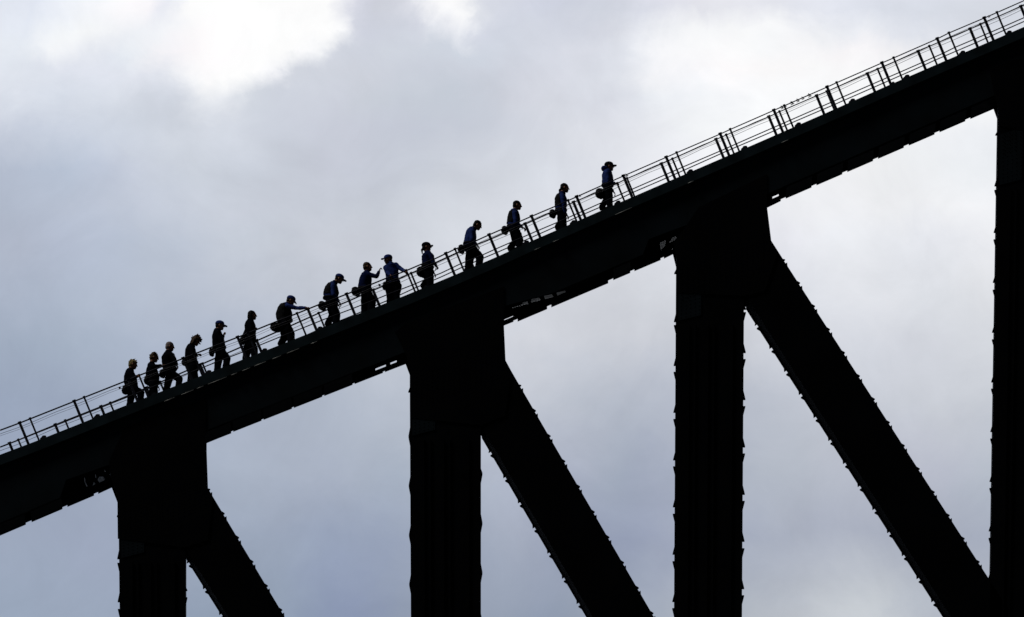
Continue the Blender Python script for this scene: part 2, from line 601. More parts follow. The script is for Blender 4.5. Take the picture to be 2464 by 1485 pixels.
DIAGS = [
    # right edge (near), left edge (far), teeth on the right, teeth on the left, gap along y
    ((498, 1172), (685, 1485), (446, 1340), (537, 1485), (540, 1236.6, 58), (1413 + 0.0, 62), 3),
    ((1215, 868), (1573, 1485), (1156.5, 1047), (1412, 1485), (1289.4, 989.4, 60.9), (1085.4, 60.5), 10),
    ((1855, 580), (2383, 1400), (1792, 737), (2270, 1485), (1956, 738.2, 55.9), (1001, 55.4), 13),
]
for (r0, r1, l0, l1, tr, tl, cnt) in DIAGS:
    xr = lambda y: r0[0] + (r1[0] - r0[0]) * (y - r0[1]) / (r1[1] - r0[1])
    xl = lambda y: l0[0] + (l1[0] - l0[0]) * (y - l0[1]) / (l1[1] - l0[1])
    yb = 1650
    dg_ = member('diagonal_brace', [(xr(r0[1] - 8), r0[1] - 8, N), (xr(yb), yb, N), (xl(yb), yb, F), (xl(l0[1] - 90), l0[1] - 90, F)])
    y = tr[1]
    while y - tr[2] > r0[1] + 5:
        y -= tr[2]
    g = [(r0[1] + 2, r0[1] + 2)]
    while y < 1600:
        g.append((y, y + 7.5))
        y += tr[2]
    edge_plates(dg_, (xr(r0[1]), r0[1]), (xr(yb), yb), g, None, 4.4, 8, 1)
    y = tl[0]
    while y - tl[1] > l0[1] + 6:
        y -= tl[1]
    g = [(l0[1] + 4, l0[1] + 4)]
    while y < 1600:
        g.append((y, y + 7.5))
        y += tl[1]
    edge_plates(dg_, (xl(l0[1]), l0[1]), (xl(yb), yb), g, None, 4.4, 8, -1, Yp=DEPTH - 0.11)

GUSS = [
    [(262, 1110, N), (268, 1171, F), (285, 1215, F), (286, 1320, F), (446, 1341, F), (500, 1300, N), (512, 1196, N), (499, 1173, N), (495, 1063, N), (495, 960, N), (300, 1030, N)],
    [(950, 800, N), (975, 874, F), (986, 903, F), (987, 1030, F), (1157, 1047.5, F), (1215, 1000, N), (1230, 894, N), (1216, 868, N), (1212, 782, N), (1212, 690, N), (975, 780, N)],
    [(1650, 545, N), (1618, 610, F), (1626.5, 644, F), (1626, 730, F), (1791, 738, F), (1840, 700, N), (1871, 605, N), (1855, 580, N), (1844.5, 495, N), (1844, 420, N), (1680, 500, N)],
    [(2380, 170, N), (2389, 260, F), (2401, 293, F), (2401, 330, F), (2560, 360, F), (2640, 300, N), (2640, 100, N), (2420, 150, N)],
]
for P in GUSS:
    bm = bmesh.new()
    prism(bm, px(P, N), -0.022, -0.004 + 0.006)
    # rivets on the near plate
    x0, y0 = P[2][0] + 14, P[2][1] + 4
    for i in range(16):
        for j in range(9):
            ball(bm, at(x0 + i * 13, y0 + j * 9 - i * 4.6, -0.02) + Vector((0, -0.003, 0)), (0.015, 0.011, 0.015), sub=1)
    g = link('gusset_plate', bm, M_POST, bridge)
    bm = bmesh.new()
    prism(bm, px(P, N), DEPTH - 0.002, DEPTH + 0.028)
    link('backing_plate', bm, M_POST, g)

# ------------------------------------------------------------------ handrails
SLOPE = Vector((0.385, 0.923))   # square to the walkway, downwards, in grid units


def railing(name, label, LINE, Y, thick, thin, mid_off, cables, group):
    p0 = at(0, lerp_poly(LINE, 0), Y)
    r = empty(name, (0, Y, floor_z(0)))
    tag(r, label, 'handrail', group)
    ln = [(a, b) for a, b in LINE if -130 <= a <= 2700]
    bm = bmesh.new()
    tube(bm, [at(a, b, Y) for a, b in ln], [0.021 - 0.005 * min(1, max(0, (a - 800) / 800)) for a, b in ln], 8)
    link('top_rail', bm, M_RAIL, r, True)
    bm = bmesh.new()
    tube(bm, [at(a + SLOPE.x * mid_off, b + SLOPE.y * mid_off, Y) for a, b in ln], 0.0155, 8)
    link('mid_rail', bm, M_RAIL, r, True)
    for off, rad in cables:
        bm = bmesh.new()
        pts = []
        x = -120
        while x < 2640:
            sag = 1.6 * math.sin((x % 130) / 130 * math.pi) + 0.5 * math.sin(x * 0.013 + off)
            pts.append(at(x, lerp_poly(LINE, x) + off + sag, Y - 0.03))
            x += 16
        tube(bm, pts, rad, 5)
        link('safety_cable', bm, M_CABLE, r, True)
    for lst, w in ((thick, 0.068), (thin, 0.046)):
        proto = None
        for x in lst:
            top = at(x, lerp_poly(LINE, x) - 1.5, Y)
            a2 = at(x + SLOPE.x * 100, lerp_poly(LINE, x) + SLOPE.y * 100, Y)
            d = (a2 - top).normalized()
            # length down to the floor
            L = 0.3
            while L < 1.6 and (top + d * L).z > floor_z((top + d * L).x) + 0.005:
                L += 0.01
            bm = bmesh.new()
            u = Vector((d.z, 0, -d.x))
            for (s0, s1, ww, dd) in ((0.0, L, w, w * 0.8), (-0.018, 0.0, w * 1.35, w * 1.1), (L - 0.02, L, w * 2.2, w * 2)):
                vs = []
                for s in (s0, s1):
                    for sx, sy in ((-1, -1), (1, -1), (1, 1), (-1, 1)):
                        vs.append(bm.verts.new(top + d * s + u * (sx * ww / 2) + Vector((0, sy * dd / 2, 0))))
                bm.faces.new(vs[0:4][::-1])
                bm.faces.new(vs[4:8])
                for k in range(4):
                    l = (k + 1) % 4
                    bm.faces.new((vs[k], vs[l], vs[4 + l], vs[4 + k]))
            link('post', bm, M_RAIL, r)
    return r


A_THICK = [-84, 47, 178, 309, 440, 571, 740, 833, 1072, 1176, 1278, 1386.5, 1499, 1602, 1732, 1861, 1989, 2121, 2254, 2367, 2490]
A_THIN = [-58, 72, 202, 334, 465, 596, 714, 977, 1094, 1366, 1627, 1756, 1886, 2012, 2149, 2282, 2397.5, 2520]
B_THICK = [-87, 22.6, 132.5, 242.4, 352, 481, 617, 897, 1120, 1262.6, 1379, 1590.4, 1721.8, 1849, 1963.7, 2086, 2208, 2333, 2455]
B_THIN = [-66, 43.7, 156.6, 264.8, 385, 487, 766, 872, 988.5, 1140, 1484, 1508, 1617, 1746.4, 1874.5, 1988, 2110.6, 2235, 2357.7, 2480]
near_rail = railing('handrail', 'dark handrail on the near edge of the walkway, in front of the climbers', RAIL_A, YA, A_THICK, A_THIN, 37.5, ((8, 0.006), (13, 0.004)), 'handrails along the bridge walkway')
far_rail = railing('handrail', 'dark handrail on the far edge of the walkway, behind the climbers', RAIL_B, YB, B_THICK, B_THIN, 36, ((8, 0.006),), 'handrails along the bridge walkway')

# clamps and tags hung on the near rail
for x, k in ((1880, 1), (1888, .8), (1904, 1.1), (1918, 1), (1930, .9), (1946, 1.1), (1506, .9), (1394, .7), (2378, .7)):
    y = lerp_poly(RAIL_A, x)
    bm = bmesh.new()
    k *= 0.7
    c = at(x, y, YA)
    d = Vector((0.92, 0, 0.385))
    up = Vector((-0.385, 0, 0.92))
    tube(bm, [c - d * 0.05 * k, c + d * 0.05 * k], 0.030 * k, 8)
    tube(bm, [c, c + up * 0.06 * k], 0.014 * k, 6)
    tube(bm, [c - up * 0.02, c - up * 0.06 * k + d * 0.07 * k, c - up * 0.07 * k - d * 0.06 * k], 0.016 * k, 6)
    link('cable_clamp', bm, M_RAIL, near_rail)


# ------------------------------------------------------------------ climbers
ORG = {1: (380, 1080, .2029), 2: (780, 940, .17506), 3: (1020, 820, .18859), 4: (1340, 700, .17508), 5: (1620, 600, .18859), 6: (1920, 500, .16162)}


def rot_y(a):
    return Matrix.Rotation(a, 3, 'Y')


def add_hand(bm, w, d, side, bend=0.5, point=False, up=None):
    """Hand at the wrist w, running along d; five fingers, the thumb off the side of the palm."""
    d = d.normalized()
    s = Vector((0, side, 0))
    s = (s - d * s.dot(d))
    s = s.normalized() if s.length > 0.1 else Vector((1, 0, 0))
    n = d.cross(s) * (1 if side > 0 else -1)         # towards the palm side
    if n.z > 0.2:
        n = -n
    M = Matrix((d, s, n)).transposed()
    ball(bm, w + d * 0.05, (0.052, 0.043, 0.018), M)
    for k, (off, ln) in enumerate(((-0.031, 0.062), (-0.010, 0.074), (0.011, 0.078), (0.032, 0.070))):
        r = 0.0095
        a = w + d * 0.088 + s * off
        if point and k == 3:
            b = a + d * ln * .55
            c = b + d * ln * .5
        else:
            kb = 1.4 if point else bend
            b = a + (d * math.cos(kb * .6) + n * math.sin(kb * .6)) * ln * .55
            c = b + (d * math.cos(kb * 1.6) + n * math.sin(kb * 1.6)) * ln * .5
        capsule(bm, a, b, r, r, 6)
        capsule(bm, b, c, r, r * .85, 6)
    a = w + d * 0.035 + s * 0.036
    b = a + (d * .7 + s * .6 + n * .25).normalized() * 0.035
    c = b + (d * .9 + s * .15 + n * .4).normalized() * 0.032
    capsule(bm, a, b, 0.012, 0.0105, 6)
    capsule(bm, b, c, 0.0105, 0.009, 6)


def make_person(spec):
    ox, oy, k = ORG[spec['c']]
    g = lambda q: ((ox + q[0] * k) / 1.3861, (oy + q[1] * k) / 1.3861)
    yc = spec.get('y', YP)
    P = lambda q, dy=0.0: at(*g(q), yc + dy)
    met = k / 1.3861 / PPM                      # metres per crop unit
    mv = met / math.cos(PITCH)
    yaw = spec.get('yaw', 0.0)
    tilt = spec.get('tilt', 0.15)
    hc = P(spec['head'])
    hip = P(spec['hip'])
    fz = floor_z(hip.x)
    root = empty('person', (hip.x, yc, fz))
    tag(root, spec['label'], 'person', 'climbers walking up the bridge')
    hs = spec.get('hs', 1.08)
    HM = Matrix.Rotation(yaw, 3, 'Z') @ rot_y(tilt)
    hp = lambda x, y, z: hc + HM @ (Vector((x, y, z)) * hs)
    front = spec.get('frontal', False)
    side_vec = Vector((0, 1, 0)) if not front else Vector((0.8, 0.6, 0)).normalized()

    # torso sections, neck to hips
    bulk = spec.get('bulk', 1.06)
    secs = [(P((x, y)), hw * met * bulk) for x, y, hw in spec['torso']]
    dpt = spec.get('depth', 1.0)
    prof = [0.165, 0.205, 0.19, 0.175, 0.18]
    rings = []
    for i, (c, hw) in enumerate(secs):
        a = secs[max(i - 1, 0)][0]
        b = secs[min(i + 1, len(secs) - 1)][0]
        d = (b - a).normalized()
        u = Vector((-d.z, 0, d.x)).normalized()
        if u.x < 0:
            u = -u
        rings.append((c, u, Vector((0, 1, 0)), hw, (prof[min(i, 4)] if not front else 0.125) * dpt))
    neck = P(spec['neck'])

    # limbs ---------------------------------------------------------
    sh = 0.185 * dpt
    arms = []
    for A in spec['arms']:
        s = A.get('s', -1)                       # -1 towards the lens
        pa = P(A['p'][0], s * sh if not front else 0.0)
        pb = P(A['p'][1], s * (sh + 0.05) if not front else -0.05)
        hy = A.get('hy')
        pc = at(*g(A['p'][2]), hy) if hy is not None else P(A['p'][2], s * (sh - 0.03))
        arms.append((pa, pb, pc, s, A.get('bend', 0.8), A.get('point', False)))
    if spec.get('hidden_arm', True) and len(arms) < 2:
        s = -arms[0][3] if arms else -1
        a0 = secs[1][0] + Vector((0, s * sh, 0.06))
        arms.append((a0, a0 + Vector((0.02, s * 0.05, -0.27)), a0 + Vector((0.15, s * 0.02, -0.44)), s, 0.8, False))
    legs = []
    hipc = Vector((hip.x, yc, hip.z))
    ks = spec['knees']
    an = spec['ankles']
    for (kq, ax, s) in ((ks[0], an[0], spec.get('lead', -1)), (ks[1], an[1], -spec.get('lead', -1))):
        kp = P(kq, s * (0.10 if not front else 0.0))
        hipj = hipc + (Vector((0, s * 0.095, 0)) if not front else Vector((0.10 if kp.x > hipc.x else -0.10, 0, 0)))
        lifted = isinstance(ax, tuple)
        axx = at(*g((ax[0] if lifted else ax, 0)), yc).x
        ak = at(*g(ax), yc + s * 0.09) if lifted else Vector((axx, yc + s * 0.09, floor_z(axx) + 0.085))
        shin = ak - kp
        # keep the shin a believable length
        if shin.length > 0.60:
            kp = kp + (ak - kp) * (1 - 0.60 / shin.length)
        legs.append((hipj, kp, ak, s))

    # body: one skin ------------------------------------------------
    bm = bmesh.new()
    ball(bm, hp(-.012, 0, .028), (.098 * hs, .077 * hs, .095 * hs), HM)
    ball(bm, hp(.022, 0, -.045), (.070 * hs, .058 * hs, .072 * hs), HM)
    ball(bm, hp(.060, 0, -.088), (.030 * hs, .032 * hs, .026 * hs), HM)
    ball(bm, hp(.076, 0, .032), (.020 * hs, .050 * hs, .014 * hs), HM)      # brow
    capsule(bm, hp(.084, 0, .018), hp(.108, 0, -.020), .010 * hs, .014 * hs, 8)  # nose
    ball(bm, hp(.082, 0, -.052), (.016 * hs, .026 * hs, .009 * hs), HM)      # lips
    ball(bm, hp(.084, 0, -.066), (.014 * hs, .022 * hs, .008 * hs), HM)
    for sy in (-1, 1):
        ball(bm, hp(.072, sy * .031, .010), (.013 * hs,) * 3)               # eyes
        ball(bm, hp(.055, sy * .045, -.030), (.030 * hs, .020 * hs, .028 * hs), HM)
        ball(bm, hp(-.008, sy * .078, -.008), (.020 * hs, .010 * hs, .033 * hs), HM)  # ears
    capsule(bm, hp(-.03, 0, -.05), neck + (secs[0][0] - neck) * .6, .056 * hs, .066, 12)
    inner = [(c, u, v, max(ru - .03, .05), max(rv - .03, .06)) for c, u, v, ru, rv in rings]
    loft(bm, inner)
    for pa, pb, pc, s, bend, pt in arms:
        capsule(bm, pa, pb, .042, .036)
        capsule(bm, pb, pc, .035, .026)
        add_hand(bm, pc, pc - pb, -s, bend, pt)
    for hj, kp, ak, s in legs:
        capsule(bm, hj, kp, .072, .050)
        capsule(bm, kp, ak, .049, .036)
        ball(bm, ak + Vector((.05, 0, -.045)), (.10, .034, .034))
    fused('body', bm, 0.0085, M_SKIN, root, smooth_it=2)

    # upper garment -------------------------------------------------
    bm = bmesh.new()
    loft(bm, rings)
    tr = spec.get('sleeve', 1.0)
    capsule(bm, neck + (secs[0][0] - neck) * .35, secs[0][0], .066, .10)
    for pa, pb, pc, s, bend, pt in arms:
        capsule(bm, secs[0][0] + (secs[1][0] - secs[0][0]) * .35 + (Vector((0, s * .09, 0)) if not front else Vector((.06 if pa.x > hip.x else -.06, 0, 0))), pa, .085, .070)
        capsule(bm, pa, pb, .068 * tr, .056 * tr)
        capsule(bm, pb, pb + (pc - pb) * .93, .055 * tr, .042 * tr)
    garment = spec['top']
    fused('jacket' if garment in (M_BLACK, M_NAVY) else 'shirt', bm, 0.013, garment, root, wobble=0.011, wscale=9, smooth_it=1)

    if spec.get('vest'):
        bm = bmesh.new()
        vr = []
        for c, u, v, ru, rv in rings[:spec.get('vestlen', 4)]:
            vr.append((c, u, v, ru + .010, rv + .012))
        loft(bm, vr)
        fused('vest', bm, 0.014, M_VEST, root, wobble=0.010, wscale=8)
    # collar
    bm = bmesh.new()
    ax = (hc - secs[0][0]).normalized()
    u = ax.cross(Vector((0, 1, 0))).normalized()
    v = ax.cross(u)
    nb = neck + (secs[0][0] - neck) * .25
    loft(bm, [(nb - ax * .02, u, v, .085, .085), (nb + ax * .02, u, v, .078, .078), (nb + ax * .035, u, v, .070, .070)])
    fused('collar', bm, 0.011, garment if garment is not M_BLUE else M_NAVY, root)

    # trousers ------------------------------------------------------
    bm = bmesh.new()
    w = rings[-1]
    dd = (hipc - w[0])
    lw = spec.get('legw', 1.0)
    loft(bm, [(w[0], w[1], w[2], w[3] * .93, w[4] * .95), (hipc, Vector((1, 0, 0)), Vector((0, 1, 0)), max(w[3] * .92, .12), .175 if not front else .12), (hipc + Vector((0, 0, -.10)), Vector((1, 0, 0)), Vector((0, 1, 0)), .10, .15 if not front else .10)])
    for hj, kp, ak, s in legs:
        capsule(bm, hj, kp, .118 * lw, .094 * lw)
        capsule(bm, kp, ak + Vector((0, 0, .02)), .092 * lw, .076 * lw)
    fused('trousers', bm, 0.014, M_TROUSER, root, wobble=0.010, wscale=9, smooth_it=1)
    for hj, kp, ak, s in legs:
        bm = bmesh.new()
        sl = math.atan(0.4)
        M = rot_y(-sl)
        ball(bm, ak + M @ Vector((.055, 0, -.045)), (.135, .048, .036), M)
        ball(bm, ak + M @ Vector((-.01, 0, -.015)), (.062, .046, .058), M)
        prism_pts = None
        fused('shoe', bm, 0.012, M_SHOE, root)

    # hair ----------------------------------------------------------
    kind, hm = spec['hair']
    hm = HAIRM[hm]
    rnd = random.Random(int(hc.x * 1000))
    bm = bmesh.new()
    if kind != 'none':
        thick = 1.0
        ball(bm, hp(-.022, 0, .042), (.100 * hs, .084 * hs, .090 * hs), HM)
        ball(bm, hp(-.052, 0, -.010), (.066 * hs, .080 * hs, .085 * hs), HM)
        if kind in ('tousled', 'curly'):
            n = 40 if kind == 'tousled' else 120
            for i in range(n):
                th = rnd.uniform(0, 2 * math.pi)
                ph = rnd.uniform(-.5, 1.5)
                q = Vector((-.02 + .105 * math.cos(th) * math.cos(ph), .088 * math.sin(th) * math.cos(ph), .035 + .10 * math.sin(ph)))
                if q.x > .055 and q.z < .05:
                    continue
                if kind == 'curly':
                    q += Vector((rnd.uniform(-.02, .075), rnd.uniform(-.03, .03), rnd.uniform(-.06, .045)))
                    if q.x > .04 and q.z < .0 and rnd.random() < .6:
                        continue
                r = rnd.uniform(.012, .022)
                ball(bm, hp(*q), (r, r, r), sub=1)
                tip = q + Vector((rnd.uniform(-.01, .04), rnd.uniform(-.02, .02), rnd.uniform(-.01, .03)))
                capsule(bm, hp(*q), hp(*tip), r * .7, .007, 6)
        if kind in ('bob', 'curly'):
            for sy in (-1, 1):
                capsule(bm, hp(-.03, sy * .06, .02), hp(-.035, sy * .066, -.11), .045, .035)
            capsule(bm, hp(-.075, 0, .0), hp(-.075, 0, -.12), .05, .042)
        if kind == 'tail':
            capsule(bm, hp(-.085, 0, -.035), hp(-.118, 0, -.055), .024, .028)
            capsule(bm, hp(-.118, 0, -.055), hp(-.118, 0, -.155), .030, .016)
        fused('hair', bm, 0.0095, hm, root, wobble=0.006, wscale=38)
    else:
        ball(bm, hp(-.030, 0, .02), (.090 * hs, .081 * hs, .075 * hs), HM)
        ball(bm, hp(-.055, 0, -.025), (.055 * hs, .070 * hs, .050 * hs), HM)
        fused('hair', bm, 0.0095, hm, root, wobble=0.006, wscale=38)

    if spec.get('cap'):
        cm = spec['cap']
        bm = bmesh.new()
        HT = HM @ rot_y(spec.get('captilt', 0.0))
        loft(bm, [(hp(-.012, 0, .035 + z), HT @ Vector((1, 0, 0)), HT @ Vector((0, 1, 0)), r * .112 * hs, r * .092 * hs) for z, r in ((0, 1), (.03, 1.0), (.058, .90), (.080, .68), (.094, .36), (.098, .1))])
        ball(bm, hp(-.012, 0, .134), (.010, .010, .006))
        cap = fused('cap', bm, 0.009, cm, root)
        bm = bmesh.new()
        rows = []
        bt = spec.get('brimtilt', 0.25)
        bl = spec.get('briml', 0.095)
        for (fx, wd) in ((0, .078), (.4, .074), (.75, .058), (1.0, .030)):
            xx = .085 + fx * bl
            zz = .040 - math.sin(bt) * fx * bl
            rows.append([hp(xx, -wd, zz - .016), hp(xx, -wd * .5, zz - .003), hp(xx, 0, zz), hp(xx, wd * .5, zz - .003), hp(xx, wd, zz - .016)])
        for lay in (0, 1):
            off = HM @ Vector((0, 0, -.008 * lay))
            vs = [[bm.verts.new(p + off) for p in r] for r in rows]
            for a, b in zip(vs, vs[1:]):
                for i in range(4):
                    bm.faces.new((a[i], a[i + 1], b[i + 1], b[i]))
            if lay == 0:
                first = vs
        rim = lambda V: [V[0][i] for i in range(5)] + [V[r][4] for r in range(1, 4)] + [V[3][i] for i in (3, 2, 1, 0)] + [V[r][0] for r in (2, 1)]
        ra, rb = rim(first), rim(vs)
        for i in range(len(ra)):
            j = (i + 1) % len(ra)
            bm.faces.new((ra[i], ra[j], rb[j], rb[i]))
        link('brim', bm, cm, cap, True)
    if spec.get('shades'):
        bm = bmesh.new()
        for sy in (-1, 1):
            ball(bm, hp(.096, sy * .034, .008), (.012, .030, .020), HM)
            tube(bm, [hp(.092, sy * .060, .012), hp(-.005, sy * .086, .012)], .004, 6)
        tube(bm, [hp(.104, -.012, .012), hp(.104, .012, .012)], .004, 6)
        link('sunglasses', bm, M_GLASS, root, True)
    if spec.get('hood'):
        hx = P(spec['hood'])
        bm = bmesh.new()
        ball(bm, hx, (.075, .12, .075), rot_y(.5))
        ball(bm, hx + Vector((.05, 0, .0)), (.07, .11, .06))
        fused('hood', bm, 0.012, garment, root, wobble=.008)
    if spec.get('loop'):
        bm = bmesh.new()
        tube(bm, [P(q, -.2) for q in spec['loop']], .012, 6)
        link('lanyard', bm, M_BAG, root, True)

    # harness belt
    i = -2
    c, u, v, ru, rv = rings[i]
    c = c + (rings[-1][0] - c) * .6
    bm = bmesh.new()
    ax = u.cross(v)
    loft(bm, [(c - ax * .022, u, v, ru + .016, rv + .016), (c + ax * .022, u, v, ru + .016, rv + .016)], 28)
    link('belt', bm, M_BAG, root, True)

    # the pouch that hangs behind: a thing of its own
    if spec.get('bag'):
        bx, by, rx, rz = spec['bag']
        bc = P((bx, by), -0.02)
        rx, rz = rx * met * 1.12, rz * mv * 1.12
        br = empty('waist_bag', bc - Vector((0, 0, rz)))
        tag(br, spec['baglabel'], 'bag', 'bags hung behind the climbers')
        bm = bmesh.new()
        M = rot_y(spec.get('bagtilt', 0.35))
        ball(bm, bc, (rx, .13, rz), M)
        ball(bm, bc + M @ Vector((rx * .35, 0, -rz * .25)), (rx * .75, .12, rz * .78), M)
        ball(bm, bc + M @ Vector((rx * .5, 0, rz * .3)), (rx * .7, .12, rz * .6), M)
        fused('pouch', bm, 0.013, M_BAG, br, wobble=.014, wscale=10)
        bm = bmesh.new()
        tube(bm, [bc + M @ Vector((rx * math.cos(a) * .99, -.118 * abs(math.sin(a)) - .012, rz * math.sin(a) * .62)) for a in [math.pi * .55 + i * .16 for i in range(8)]], .008, 6)
        link('zip', bm, M_RAIL, br, True)
        bm = bmesh.new()
        e = Vector((hip.x, yc - .12, 0))
        tube(bm, [bc + M @ Vector((rx * .4, -.08, rz * .7)), bc + M @ Vector((rx * 1.1, -.10, rz * .95)), Vector((c.x, yc - .12, c.z))], .014, 6)
        link('strap', bm, M_BAG, br, True)
        if spec.get('knob'):
            kp = P(spec['knob'], -.05)
            bm = bmesh.new()
            ball(bm, kp, (.032, .028, .034))
            tube(bm, [kp, kp + (bc - kp) * .75], .008, 6)
            ball(bm, kp + Vector((-.018, 0, .022)), (.016, .02, .014))
            fused('clip', bm, 0.009, M_BAG, br)
    return root


